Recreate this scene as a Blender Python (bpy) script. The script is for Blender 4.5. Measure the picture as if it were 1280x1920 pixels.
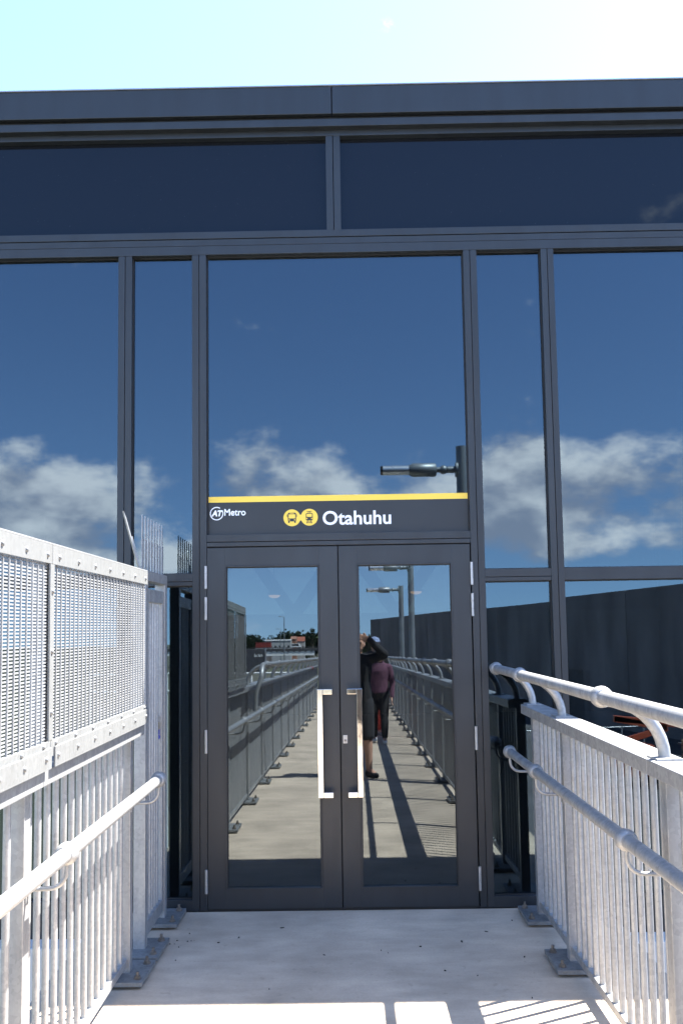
import bpy, bmesh, math, random
from mathutils import Vector, Matrix, noise as mnoise
random.seed(7)
R = math.radians
scene = bpy.context.scene
for o in list(bpy.data.objects): bpy.data.objects.remove(o)
C = scene.collection

# ------------------------------------------------------------------ camera
cam = bpy.data.objects.new('camera', bpy.data.cameras.new('camera'))
C.objects.link(cam); scene.camera = cam
cam.data.sensor_fit = 'HORIZONTAL'; cam.data.sensor_width = 36
cam.data.lens = 36*1700/1280
cam.data.shift_y = 100/1280
cam.data.clip_start = 0.02; cam.data.clip_end = 6000
right = Vector((0.999839, 0.009964, -0.014923))
up = Vector((0.015707, -0.083817, 0.996357))
fwd = Vector((-0.008677, 0.996431, 0.083960))
cam.matrix_world = Matrix(((right.x, up.x, -fwd.x, 0), (right.y, up.y, -fwd.y, -5.41), (right.z, up.z, -fwd.z, 1.6), (0, 0, 0, 1)))
scene.render.resolution_x = 682; scene.render.resolution_y = 1024

# ------------------------------------------------------------------ sky, sun, exposure
SUN = Vector((0.492, 0.250, 1.0)).normalized()
EL = math.asin(SUN.z); ROT = math.atan2(SUN.x, SUN.y)
scene.view_settings.view_transform = 'Standard'; scene.view_settings.look = 'None'
scene.view_settings.gamma = 1; scene.view_settings.exposure = 3.05
world = bpy.data.worlds.new('World'); scene.world = world; world.use_nodes = True
wn = world.node_tree.nodes; wl = world.node_tree.links
wn.clear()
def N(t, **k):
    n = wn.new(t)
    for a, b in k.items(): setattr(n, a, b)
    return n
def mth(op, a, b=None, c=None, clamp=False):
    n = N('ShaderNodeMath', operation=op, use_clamp=clamp)
    for i, v in enumerate((a, b, c)):
        if v is None: continue
        if isinstance(v, (int, float)): n.inputs[i].default_value = v
        else: wl.new(v, n.inputs[i])
    return n.outputs[0]
def ramp(v, a, b, lo=0., hi=1.):
    n = N('ShaderNodeMapRange', interpolation_type='SMOOTHSTEP')
    wl.new(v, n.inputs[0])
    for i, x in enumerate((a, b, lo, hi)): n.inputs[i+1].default_value = x
    return n.outputs[0]
sky = N('ShaderNodeTexSky', sky_type='NISHITA', sun_disc=False, sun_elevation=EL, sun_rotation=ROT,
        altitude=0, air_density=1.0, dust_density=0.4, ozone_density=1.2)
tc = N('ShaderNodeTexCoord'); sep = N('ShaderNodeSeparateXYZ'); wl.new(tc.outputs['Generated'], sep.inputs[0])
dx, dy, dz = sep.outputs
comb = N('ShaderNodeCombineXYZ')
wl.new(dx, comb.inputs[0]); wl.new(dy, comb.inputs[1]); wl.new(mth('MULTIPLY', dz, 1.7), comb.inputs[2])
CLOUD_OFF = (17.05, 8.75, 3.39)
def fbm(off, scale, detail, rough=0.55):
    mp = N('ShaderNodeMapping'); wl.new(comb.outputs[0], mp.inputs[0])
    mp.inputs['Location'].default_value = [CLOUD_OFF[i]+off[i] for i in range(3)]
    n = N('ShaderNodeTexNoise'); wl.new(mp.outputs[0], n.inputs['Vector'])
    n.inputs['Scale'].default_value = scale; n.inputs['Detail'].default_value = detail; n.inputs['Roughness'].default_value = rough
    return n.outputs['Fac']
big = fbm((0, 0, 0), 5.0, 10, 0.58)
lit = fbm((0.012, 0.006, 0.055), 5.0, 4, 0.5)
cover = mth('ADD', ramp(dz, 0.14, 0.29, 0.132, -0.125), ramp(dz, 0.045, 0.10, -0.22, 0.0))
dens = mth('ADD', big, cover)
mask = mth('MULTIPLY', ramp(dens, 0.505, 0.65), ramp(dz, -0.005, 0.03))
shade = ramp(mth('SUBTRACT', big, lit), -0.09, 0.11)
ccol = N('ShaderNodeMix', data_type='RGBA'); wl.new(shade, ccol.inputs[0])
ccol.inputs[6].default_value = (5.0, 5.1, 6.1, 1); ccol.inputs[7].default_value = (15.0, 13.6, 12.8, 1)
mix = N('ShaderNodeMix', data_type='RGBA'); wl.new(mth('MULTIPLY', mask, 0.85), mix.inputs[0])
sv = N('ShaderNodeCombineXYZ'); wl.new(dx, sv.inputs[0]); wl.new(dy, sv.inputs[1]); wl.new(mth('ADD', mth('MULTIPLY', mth('MAXIMUM', dz, 0.0), 0.88), 0.12), sv.inputs[2])
nv = N('ShaderNodeVectorMath', operation='NORMALIZE'); wl.new(sv.outputs[0], nv.inputs[0]); wl.new(nv.outputs[0], sky.inputs[0])
gm = N('ShaderNodeGamma'); wl.new(sky.outputs[0], gm.inputs[0]); gm.inputs[1].default_value = 1.25
wl.new(gm.outputs[0], mix.inputs[6]); wl.new(ccol.outputs[2], mix.inputs[7])
bg = N('ShaderNodeBackground'); bg.inputs[1].default_value = 0.057
wl.new(mix.outputs[2], bg.inputs[0])
wo = N('ShaderNodeOutputWorld'); wl.new(bg.outputs[0], wo.inputs[0])
sun = bpy.data.objects.new('sun', bpy.data.lights.new('sun', 'SUN')); C.objects.link(sun)
sun.data.energy = 5.0; sun.data.angle = R(0.53); sun.data.color = (1, 0.945, 0.86)
sun.rotation_euler = SUN.to_track_quat('Z', 'Y').to_euler(); sun.location = (6, 3, 14)

# ------------------------------------------------------------------ materials
MATS = {}
def newmat(name):
    m = bpy.data.materials.new(name); m.use_nodes = True; MATS[name] = m
    return m, m.node_tree.nodes, m.node_tree.links, m.node_tree.nodes['Principled BSDF']
def pmat(name, col, rough=0.5, metal=0.0, var=0.0, scale=4.0, bump=0.0, bscale=60.0, stretch=(1, 1, 1), col2=None, detail=6, coat=0.0):
    m, n, l, b = newmat(name)
    b.inputs['Base Color'].default_value = (*col, 1); b.inputs['Roughness'].default_value = rough
    b.inputs['Metallic'].default_value = metal; b.inputs['Coat Weight'].default_value = coat
    t = n.new('ShaderNodeTexCoord'); mp = n.new('ShaderNodeMapping'); l.new(t.outputs['Object'], mp.inputs[0]); mp.inputs['Scale'].default_value = stretch
    oi = n.new('ShaderNodeObjectInfo')
    mul = n.new('ShaderNodeMath'); mul.operation = 'MULTIPLY'; mul.inputs[1].default_value = 37.0; l.new(oi.outputs['Random'], mul.inputs[0])
    l.new(mul.outputs[0], mp.inputs['Location'])
    if var or col2:
        nz = n.new('ShaderNodeTexNoise'); nz.inputs['Scale'].default_value = scale; nz.inputs['Detail'].default_value = detail
        l.new(mp.outputs[0], nz.inputs['Vector'])
        mx = n.new('ShaderNodeMix'); mx.data_type = 'RGBA'
        c2 = col2 or tuple(c*(1-var) for c in col); c1 = col if col2 else tuple(min(1, c*(1+var)) for c in col)
        mx.inputs[6].default_value = (*c1, 1); mx.inputs[7].default_value = (*c2, 1)
        mr = n.new('ShaderNodeMapRange'); mr.inputs[1].default_value = 0.35; mr.inputs[2].default_value = 0.65
        l.new(nz.outputs['Fac'], mr.inputs[0]); l.new(mr.outputs[0], mx.inputs[0]); l.new(mx.outputs[2], b.inputs['Base Color'])
        mr2 = n.new('ShaderNodeMapRange'); mr2.inputs[3].default_value = max(0.02, rough-0.08); mr2.inputs[4].default_value = min(1, rough+0.08)
        l.new(nz.outputs['Fac'], mr2.inputs[0]); l.new(mr2.outputs[0], b.inputs['Roughness'])
    if bump:
        nb = n.new('ShaderNodeTexNoise'); nb.inputs['Scale'].default_value = bscale; nb.inputs['Detail'].default_value = 4
        l.new(mp.outputs[0], nb.inputs['Vector'])
        bp = n.new('ShaderNodeBump'); bp.inputs['Strength'].default_value = bump; bp.inputs['Distance'].default_value = 0.01
        l.new(nb.outputs['Fac'], bp.inputs['Height']); l.new(bp.outputs[0], b.inputs['Normal'])
    return m
def galv(name, base, metal, rough):
    m, n, l, b = newmat(name)
    b.inputs['Metallic'].default_value = metal
    t = n.new('ShaderNodeTexCoord'); oi = n.new('ShaderNodeObjectInfo'); mp = n.new('ShaderNodeMapping')
    mul = n.new('ShaderNodeMath'); mul.operation = 'MULTIPLY'; mul.inputs[1].default_value = 53.0
    l.new(oi.outputs['Random'], mul.inputs[0]); l.new(t.outputs['Object'], mp.inputs[0]); l.new(mul.outputs[0], mp.inputs['Location'])
    v = n.new('ShaderNodeTexVoronoi'); v.inputs['Scale'].default_value = 70; l.new(mp.outputs[0], v.inputs['Vector'])
    mp2 = n.new('ShaderNodeMapping'); mp2.inputs['Scale'].default_value = (9, 9, 2.2); l.new(mp.outputs[0], mp2.inputs[0])
    nz = n.new('ShaderNodeTexNoise'); nz.inputs['Scale'].default_value = 1.6; nz.inputs['Detail'].default_value = 7; nz.inputs['Roughness'].default_value = 0.62
    l.new(mp2.outputs[0], nz.inputs['Vector'])
    bw = n.new('ShaderNodeRGBToBW'); l.new(v.outputs['Color'], bw.inputs[0])
    a = n.new('ShaderNodeMath'); a.operation = 'MULTIPLY_ADD'; a.inputs[1].default_value = 0.28
    l.new(bw.outputs[0], a.inputs[0]); l.new(nz.outputs['Fac'], a.inputs[2])
    mr = n.new('ShaderNodeMapRange'); mr.inputs[1].default_value = 0.38; mr.inputs[2].default_value = 0.85
    l.new(a.outputs[0], mr.inputs[0])
    mx = n.new('ShaderNodeMix'); mx.data_type = 'RGBA'
    mx.inputs[6].default_value = (*[c*0.76 for c in base], 1); mx.inputs[7].default_value = (*[min(0.9, c*1.14) for c in base], 1)
    l.new(mr.outputs[0], mx.inputs[0]); l.new(mx.outputs[2], b.inputs['Base Color'])
    rr = n.new('ShaderNodeMapRange'); rr.inputs[3].default_value = rough+0.1; rr.inputs[4].default_value = rough-0.1
    l.new(mr.outputs[0], rr.inputs[0]); l.new(rr.outputs[0], b.inputs['Roughness'])
    bp = n.new('ShaderNodeBump'); bp.inputs['Strength'].default_value = 0.08; bp.inputs['Distance'].default_value = 0.004
    l.new(nz.outputs['Fac'], bp.inputs['Height']); l.new(bp.outputs[0], b.inputs['Normal'])
    return m
galv('galvanised', (0.285, 0.292, 0.298), 0.42, 0.46)
galv('galvanised_dull', (0.170, 0.176, 0.178), 0.3, 0.55)
pmat('powder', (0.0135, 0.0172, 0.0215), 0.42, 0.0, var=0.16, scale=3, stretch=(3, 3, 0.5), bump=0.03, bscale=400)
pmat('gasket', (0.012, 0.012, 0.013), 0.6)
pmat('sign_film', (0.012, 0.0145, 0.0175), 0.42, var=0.03)
pmat('sign_white', (0.80, 0.83, 0.86), 0.4, var=0.02)
pmat('sign_yellow', (0.80, 0.55, 0.06), 0.4, var=0.02)
pmat('chrome', (0.58, 0.575, 0.56), 0.06, 1.0, var=0.04, bump=0.03, bscale=9)
pmat('hinge_steel', (0.36, 0.36, 0.36), 0.35, 0.6, var=0.08, scale=20)
pmat('bolt_steel', (0.16, 0.14, 0.12), 0.6, 0.5, var=0.3, scale=40)
pmat('brass', (0.6, 0.47, 0.2), 0.35, 0.9, var=0.1)
pmat('key_blue', (0.012, 0.03, 0.30), 0.4, var=0.05)
pmat('plinth', (0.55, 0.54, 0.52), 0.8, var=0.12, scale=3)
pmat('interior_grey', (0.16, 0.16, 0.15), 0.8, var=0.1)
pmat('interior_dark', (0.05, 0.05, 0.05), 0.8, var=0.1)
pmat('interior_floor', (0.14, 0.135, 0.13), 0.5, var=0.1)
pmat('interior_steel', (0.12, 0.13, 0.14), 0.6, var=0.1)
pmat('slab_wall', (0.20, 0.182, 0.175), 0.9, var=0.3, scale=0.35, stretch=(1, 1, 0.35), bump=0.3, bscale=3)
pmat('dark_steel', (0.05, 0.05, 0.055), 0.6, var=0.2)
pmat('pole_grey', (0.22, 0.235, 0.24), 0.45, 0.5, var=0.1)
pmat('lamp_silver', (0.70, 0.71, 0.72), 0.28, 0.8, var=0.04)
pmat('ground', (0.085, 0.075, 0.06), 0.95, var=0.3, scale=0.08, bump=0.4, bscale=1.5, col2=(0.06, 0.07, 0.035))
pmat('asphalt', (0.06, 0.06, 0.062), 0.9, var=0.2, scale=0.6)
pmat('bark', (0.09, 0.07, 0.05), 0.9, var=0.3)
pmat('leaf_dark', (0.035, 0.055, 0.025), 0.7, var=0.35, scale=0.5)
pmat('leaf_mid', (0.06, 0.085, 0.03), 0.7, var=0.35, scale=0.5)
pmat('white_paint', (0.75, 0.74, 0.70), 0.6, var=0.06)
pmat('pale_wall', (0.36, 0.36, 0.35), 0.7, var=0.1)
pmat('red_steel', (0.24, 0.035, 0.025), 0.6, var=0.2)
pmat('orange_paint', (0.30, 0.055, 0.018), 0.45, var=0.12)
pmat('roof_orange', (0.24, 0.075, 0.045), 0.8, var=0.2)
pmat('brick', (0.25, 0.13, 0.09), 0.9, var=0.2)
pmat('timber', (0.42, 0.30, 0.17), 0.8, var=0.2, scale=6)
pmat('rubber', (0.02, 0.02, 0.02), 0.8, var=0.1)
pmat('window_dark', (0.02, 0.025, 0.03), 0.1, var=0.05)
pmat('red_tape', (0.75, 0.03, 0.03), 0.5, var=0.05)
pmat('skin', (0.47, 0.27, 0.19), 0.55, var=0.08, scale=9)
pmat('cloth_black', (0.012, 0.012, 0.014), 0.9, var=0.2, scale=9, bump=0.3, bscale=30)
pmat('cloth_shorts', (0.022, 0.022, 0.026), 0.9, var=0.25, scale=14, bump=0.3, bscale=30)
pmat('cloth_purple', (0.10, 0.040, 0.066), 0.9, var=0.15, scale=9, bump=0.4, bscale=25)
pmat('cloth_red', (0.50, 0.06, 0.045), 0.85, var=0.15, scale=9, bump=0.3, bscale=25)
pmat('cloth_grey', (0.2, 0.2, 0.21), 0.85, var=0.15, scale=9)
pmat('hair_grey', (0.22, 0.20, 0.185), 0.8, var=0.25, scale=40, bump=0.5, bscale=90)
pmat('hair_dark', (0.03, 0.022, 0.016), 0.8, var=0.25, scale=40, bump=0.5, bscale=90)
pmat('cap_blue', (0.20, 0.25, 0.38), 0.8, var=0.1)
pmat('shoe_black', (0.018, 0.017, 0.016), 0.7, var=0.2)
pmat('shoe_white', (0.62, 0.62, 0.62), 0.7, var=0.1)
pmat('shoe_grey', (0.30, 0.31, 0.33), 0.7, var=0.15)
pmat('plastic_black', (0.015, 0.015, 0.016), 0.4, var=0.1)
pmat('speck', (0.035, 0.03, 0.025), 0.95, var=0.3)
def emis(name, col, s):
    m, n, l, b = newmat(name)
    b.inputs['Base Color'].default_value = (*col, 1); b.inputs['Emission Color'].default_value = (*col, 1); b.inputs['Emission Strength'].default_value = s
emis('bulb', (1.0, 0.55, 0.28), 0.30)

def concrete():
    m, n, l, b = newmat('concrete')
    t = n.new('ShaderNodeTexCoord')
    def nz(scale, det, rough=0.55, st=(1, 1, 1)):
        mp = n.new('ShaderNodeMapping'); mp.inputs['Scale'].default_value = st; l.new(t.outputs['Object'], mp.inputs[0])
        q = n.new('ShaderNodeTexNoise'); q.inputs['Scale'].default_value = scale; q.inputs['Detail'].default_value = det; q.inputs['Roughness'].default_value = rough
        l.new(mp.outputs[0], q.inputs['Vector']); return q.outputs['Fac']
    def rmp(v, a, c, lo, hi):
        q = n.new('ShaderNodeMapRange'); l.new(v, q.inputs[0])
        for i, x in enumerate((a, c, lo, hi)): q.inputs[i+1].default_value = x
        return q.outputs[0]
    def mul(a, c):
        q = n.new('ShaderNodeMath'); q.operation = 'MULTIPLY'; l.new(a, q.inputs[0]); l.new(c, q.inputs[1]); return q.outputs[0]
    v = mul(rmp(nz(1.6, 8, 0.6), 0.3, 0.7, 0.74, 1.2), rmp(nz(7.0, 6, 0.6, (0.45, 1.4, 1)), 0.3, 0.7, 0.86, 1.12))
    v = mul(v, rmp(nz(90, 3), 0.3, 0.7, 0.95, 1.05))
    v = mul(v, rmp(nz(26, 2, 0.4), 0.66, 0.74, 1.0, 0.86))
    q = n.new('ShaderNodeMix'); q.data_type = 'RGBA'; q.blend_type = 'MULTIPLY'; q.inputs[0].default_value = 1
    q.inputs[6].default_value = (0.405, 0.33, 0.252, 1); l.new(v, q.inputs[7]); l.new(q.outputs[2], b.inputs['Base Color'])
    b.inputs['Roughness'].default_value = 0.85
    bp = n.new('ShaderNodeBump'); bp.inputs['Strength'].default_value = 0.25; bp.inputs['Distance'].default_value = 0.003
    l.new(nz(120, 5), bp.inputs['Height']); l.new(bp.outputs[0], b.inputs['Normal'])
concrete()

def glass(name, refl, tint, opaque=None, wav=0.0006, gcol=(0.63, 0.835, 1.0)):
    m, n, l, b = newmat(name); n.remove(b); out = n['Material Output']
    gl = n.new('ShaderNodeBsdfGlossy'); gl.inputs['Color'].default_value = (*gcol, 1); gl.inputs['Roughness'].default_value = 0.0
    t = n.new('ShaderNodeTexCoord'); oi = n.new('ShaderNodeObjectInfo')
    mp = n.new('ShaderNodeMapping'); l.new(t.outputs['Object'], mp.inputs[0])
    l.new(oi.outputs['Random'], mp.inputs['Location'])
    nz = n.new('ShaderNodeTexNoise'); nz.inputs['Scale'].default_value = 1.1; nz.inputs['Detail'].default_value = 0; l.new(mp.outputs[0], nz.inputs['Vector'])
    bp = n.new('ShaderNodeBump'); bp.inputs['Strength'].default_value = 1.0; bp.inputs['Distance'].default_value = wav
    l.new(nz.outputs['Fac'], bp.inputs['Height']); l.new(bp.outputs[0], gl.inputs['Normal'])
    fr = n.new('ShaderNodeFresnel'); fr.inputs[0].default_value = 1.5
    ma = n.new('ShaderNodeMath'); ma.operation = 'MULTIPLY_ADD'; ma.inputs[1].default_value = 0.7; ma.inputs[2].default_value = refl-0.028; ma.use_clamp = True
    l.new(fr.outputs[0], ma.inputs[0])
    if opaque:
        tr = n.new('ShaderNodeBsdfDiffuse'); tr.inputs[0].default_value = (*opaque, 1)
    else:
        tr = n.new('ShaderNodeBsdfTransparent'); tr.inputs[0].default_value = (*tint, 1)
    # thin film of dust on the outside
    du = n.new('ShaderNodeBsdfDiffuse'); du.inputs[0].default_value = (0.45, 0.45, 0.43, 1)
    dn = n.new('ShaderNodeTexNoise'); dn.inputs['Scale'].default_value = 150; dn.inputs['Detail'].default_value = 2; l.new(mp.outputs[0], dn.inputs['Vector'])
    dm = n.new('ShaderNodeMapRange'); dm.inputs[1].default_value = 0.76; dm.inputs[2].default_value = 0.80; dm.inputs[3].default_value = 0.003; dm.inputs[4].default_value = 0.30
    l.new(dn.outputs['Fac'], dm.inputs[0])
    m1 = n.new('ShaderNodeMixShader'); l.new(ma.outputs[0], m1.inputs[0]); l.new(tr.outputs[0], m1.inputs[1]); l.new(gl.outputs[0], m1.inputs[2])
    m2 = n.new('ShaderNodeMixShader'); l.new(dm.outputs[0], m2.inputs[0]); l.new(m1.outputs[0], m2.inputs[1]); l.new(du.outputs[0], m2.inputs[2])
    l.new(m2.outputs[0], out.inputs[0])
glass('window_glass', 0.098, (0.31, 0.32, 0.30))
glass('door_glass', 0.102, (0.31, 0.33, 0.31), wav=0.0003, gcol=(0.73, 0.87, 1.0))
glass('spandrel_glass', 0.024, None, opaque=(0.006, 0.007, 0.010))

# ------------------------------------------------------------------ mesh builder
class MB:
    def __init__(s): s.v = []; s.f = []; s.sm = []
    def add(s, vs, fs, smooth=False):
        o = len(s.v); s.v += [Vector(v) for v in vs]
        for f in fs: s.f.append([o+i for i in f]); s.sm.append(smooth)
        return s
    def box(s, x0, x1, y0, y1, z0, z1, T=None):
        vs = [(x, y, z) for z in (z0, z1) for y in (y0, y1) for x in (x0, x1)]
        if T: vs = [T(*v) for v in vs]
        return s.add(vs, [(0, 2, 3, 1), (4, 5, 7, 6), (0, 1, 5, 4), (2, 6, 7, 3), (0, 4, 6, 2), (1, 3, 7, 5)])
    def obox(s, c, ex, ey, ez):      # centre and three half-axis vectors
        c, ex, ey, ez = map(Vector, (c, ex, ey, ez))
        vs = [c+ex*i+ey*j+ez*k for k in (-1, 1) for j in (-1, 1) for i in (-1, 1)]
        return s.add(vs, [(0, 2, 3, 1), (4, 5, 7, 6), (0, 1, 5, 4), (2, 6, 7, 3), (0, 4, 6, 2), (1, 3, 7, 5)])
    def tube(s, path, r, n=10, smooth=True, caps=True):
        P = [Vector(p) for p in path]; rs = r if isinstance(r, (list, tuple)) else [r]*len(P)
        t0 = (P[1]-P[0]).normalized(); a = Vector((0, 0, 1)) if abs(t0.z) < 0.9 else Vector((1, 0, 0))
        u = (a-t0*a.dot(t0)).normalized(); rings = []; vs = []
        for i, p in enumerate(P):
            t = (P[min(i+1, len(P)-1)]-P[max(i-1, 0)]).normalized()
            u = (u-t*u.dot(t)).normalized(); w = t.cross(u)
            vs += [p+(u*math.cos(2*math.pi*k/n)+w*math.sin(2*math.pi*k/n))*rs[i] for k in range(n)]
        fs = [(i*n+k, i*n+(k+1) % n, (i+1)*n+(k+1) % n, (i+1)*n+k) for i in range(len(P)-1) for k in range(n)]
        s.add(vs, fs, smooth)
        if caps:
            s.add(vs[:n], [tuple(range(n))[::-1]]); s.add(vs[-n:], [tuple(range(n))])
        return s
    def prism(s, pts, T, d0, d1):    # 2-D outline extruded between depths d0, d1; T(a, b, d) -> point
        n = len(pts)
        s.add([T(a, b, d0) for a, b in pts]+[T(a, b, d1) for a, b in pts],
              [tuple(range(n)), tuple(range(2*n-1, n-1, -1))]+[(i, (i+1) % n, n+(i+1) % n, n+i) for i in range(n)])
        return s
    def ball(s, c, r, n=10, m=6, sx=1, sy=1, sz=1):
        vs = []; c = Vector(c)
        for j in range(1, m):
            for i in range(n):
                a = 2*math.pi*i/n; b = math.pi*j/m
                vs.append(c+Vector((math.sin(b)*math.cos(a)*r*sx, math.sin(b)*math.sin(a)*r*sy, math.cos(b)*r*sz)))
        fs = [(j*n+i, (j+1)*n+i, (j+1)*n+(i+1) % n, j*n+(i+1) % n) for j in range(m-2) for i in range(n)]
        t, b = len(vs), len(vs)+1; vs += [c+Vector((0, 0, r*sz)), c-Vector((0, 0, r*sz))]
        fs += [(t, i, (i+1) % n) for i in range(n)]+[(b, (m-2)*n+(i+1) % n, (m-2)*n+i) for i in range(n)]
        return s.add(vs, fs, True)
    def mesh(s, name, mat, off=(0, 0, 0), bevel=0, merge=False):
        me = bpy.data.meshes.new(name); off = Vector(off)
        me.from_pydata([v-off for v in s.v], [], s.f)
        me.polygons.foreach_set('use_smooth', s.sm)
        bm = bmesh.new(); bm.from_mesh(me)
        if merge: bmesh.ops.remove_doubles(bm, verts=bm.verts, dist=1e-5)
        bmesh.ops.recalc_face_normals(bm, faces=bm.faces)
        if bevel:
            es = [e for e in bm.edges if len(e.link_faces) == 2 and e.calc_face_angle(0) > 0.6]
            bmesh.ops.bevel(bm, geom=es, offset=bevel, segments=2, affect='EDGES', profile=0.6)
        bm.to_mesh(me); bm.free()
        me.materials.append(MATS[mat]); return me
    def build(s, name, mat, parent=None, bevel=0, merge=False, smooth_all=False):
        off = wpos(parent) if parent else Vector((0, 0, 0))
        me = s.mesh(name, mat, off, bevel, merge)
        if smooth_all: me.polygons.foreach_set('use_smooth', [True]*len(me.polygons))
        return link(name, me, parent)
WP = {}
def wpos(o): return WP.get(o.name, Vector((0, 0, 0)))
def link(name, me, parent=None, loc=None):
    o = bpy.data.objects.new(name, me); C.objects.link(o)
    base = Vector((0, 0, 0))
    if parent: o.parent = parent; base = wpos(parent)
    if loc is not None: o.location = Vector(loc)-base; base = Vector(loc)
    WP[o.name] = base.copy()
    return o
def tag(o, label, cat, group=None):
    o['label'] = label; o['category'] = cat
    if group: o['group'] = group
    return o
def thing(name, label, cat, loc=(0, 0, 0), group=None):
    o = bpy.data.objects.new(name, None); C.objects.link(o); o.location = loc; o.empty_display_size = 0.2
    WP[o.name] = Vector(loc); return tag(o, label, cat, group)
def struct(o): o['kind'] = 'structure'; return o
def bx(name, mat, parent, x0, x1, y0, y1, z0, z1, bevel=0): return MB().box(x0, x1, y0, y1, z0, z1).build(name, mat, parent, bevel)

# ------------------------------------------------------------------ ground and deck
SL = 0.0147; SK = 0.0043
def W(u, v, w): return Vector((u+SK*v, -v, w+0.045-SL*v))     # walkway frame: across, away from the doors, up
struct(bx('ground', 'ground', None, -3000, 3000, -4500, 900, -9.8, -9.5))
struct(bx('yard', 'asphalt', None, 2.2, 90, -160, 6, -9.6, -4.485))
dk = MB().box(-1.45, 1.45, -0.005, 24.0, -0.42, 0.0, T=W)
struct(dk.build('walkway', 'concrete', None, bevel=0.006))
for v in (7.5, 15.0, 22.5):
    t = thing('bridge_pier', {7.5: 'concrete pier under the walkway nearest the station', 15.0: 'concrete pier under the middle of the walkway', 22.5: 'concrete pier under the far end of the walkway'}[v], 'pier', (0, -v, -9.5), 'piers under the walkway')
    MB().tube([(0, -v, -9.52), (0, -v, -0.95-SL*v)], 0.38, 16).build('column', 'plinth', t)
    MB().box(-1.2, 1.2, v-0.35, v+0.35, -1.0, -0.415, T=W).build('pier_head', 'plinth', t, 0.02)

# ------------------------------------------------------------------ station building
prg = random.Random(21)
def pane(par, x0, x1, z0, z1, mat='window_glass', amt=0.0014, name='glass_pane'):
    a, b = prg.uniform(-amt, amt), prg.uniform(-amt, amt); xc, zc = (x0+x1)/2, (z0+z1)/2
    return MB().box(x0, x1, G, G+0.016, z0, z1, T=lambda x, y, z: (x, y+a*(x-xc)+b*(z-zc), z)).build(name, mat, par)
sb = thing('station_building', 'dark grey glazed station front with double doors and deep roof fascia', 'building', (0, 0, 0.05))
XL, XR = -6.6, 6.6
G = 0.045                                   # how far the panes sit behind the frames
FD = 0.14
# roof edge
for x0, x1 in ((XL-0.1, -2.69), (-2.684, -0.068), (-0.062, 2.56), (2.566, XR+0.1)):
    fb = MB().box(x0, x1, -0.06, -0.02, 4.8565, 5.036).build('fascia_panel', 'powder', sb, 0.004)
bx('roof_flashing', 'hinge_steel', sb, XL-0.1, XR+0.1, -0.066, 0.32, 5.0365, 5.044)
bx('fascia_recess', 'gasket', sb, XL, XR, -0.0195, 0.29, 4.8345, 5.0355)
bx('head_trim', 'powder', sb, XL, XR, -0.045, 0.3, 4.785, 4.834, 0.003)
bx('head_recess', 'gasket', sb, XL, XR, 0.002, 0.3, 4.7995, 4.7845+0.0305)
bx('head_frame', 'powder', sb, XL, XR, 0.0, FD, 4.748, 4.799, 0.002)
bx('roof_slab', 'interior_dark', sb, XL, XR, 0.31, 14.4, 4.80, 5.035)
# spandrel row and its frames
bx('transom', 'powder', sb, XL, XR, 0.0, FD, 4.098, 4.142, 0.002)
bx('transom', 'powder', sb, XL, XR, 0.004, FD, 4.054, 4.095, 0.002)
bx('transom', 'powder', sb, XL, XR, 0.0, FD, 3.995, 4.051, 0.002)
spx = [(-5.27, -5.17), (-2.72, -2.63), (-0.107, -0.018), (2.52, 2.61), (5.17, 5.27)]
for a, b in spx:
    m = (a+b)/2
    bx('mullion', 'powder', sb, a, m-0.002, 0.0015, FD, 4.142, 4.748, 0.002); bx('mullion', 'powder', sb, m+0.002, b, 0.0015, FD, 4.142, 4.748, 0.002)
ed = [XL]+[e for p in spx for e in p]+[XR]
for i in range(0, len(ed), 2):
    bx('spandrel_pane', 'spandrel_glass', sb, ed[i]-0.01, ed[i+1]+0.01, G, G+0.02, 4.135, 4.755)
bx('spandrel_backing', 'interior_dark', sb, XL, XR, 0.15, 0.18, 4.06, 4.80)
# main mullions
mul = [(-5.20, -5.11), (-3.42, -3.33), (-1.396, -1.312), (-0.942, -0.855), (0.729, 0.811), (1.206, 1.284), (3.20, 3.29), (5.11, 5.20)]
for a, b in mul:
    m = (a+b)/2
    for p, q in ((a, m-0.002), (m+0.002, b)): bx('mullion', 'powder', sb, p, q, 0.0015, FD, 0.05, 3.995, 0.002)
    bx('mullion_gasket', 'gasket', sb, m-0.0019, m+0.0019, 0.012, FD, 0.051, 3.994)
cols = [(XL, -5.20), (-5.11, -3.42), (-3.33, -1.396), (-1.312, -0.942), (0.811, 1.206), (1.284, 3.20), (3.29, 5.11), (5.20, XR)]
for a, b in cols:
    wide = b-a > 1
    if wide: bx('transom', 'powder', sb, a, b, 0.003, FD, 1.947, 2.021, 0.002)
    else:
        bx('transom', 'powder', sb, a, b, 0.003, FD, 1.973, 2.021, 0.002); bx('transom', 'powder', sb, a, b, 0.006, FD, 1.947, 1.971, 0.002)
    bx('sill', 'powder', sb, a, b, 0.003, FD, 0.05, 0.112, 0.002)
    for z0, z1 in ((2.021, 3.995), (0.112, 1.947)):
        pane(sb, a-0.012, b+0.012, z0-0.01, z1+0.01)
        for gx in ((a, a+0.005), (b-0.005, b)): bx('gasket_strip', 'gasket', sb, gx[0], gx[1], G-0.012, G-0.0005, z0, z1)
        for gz in ((z0, z0+0.005), (z1-0.006, z1)): bx('gasket_strip', 'gasket', sb, a+0.0055, b-0.0055, G-0.011, G-0.0005, gz[0], gz[1])
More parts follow.
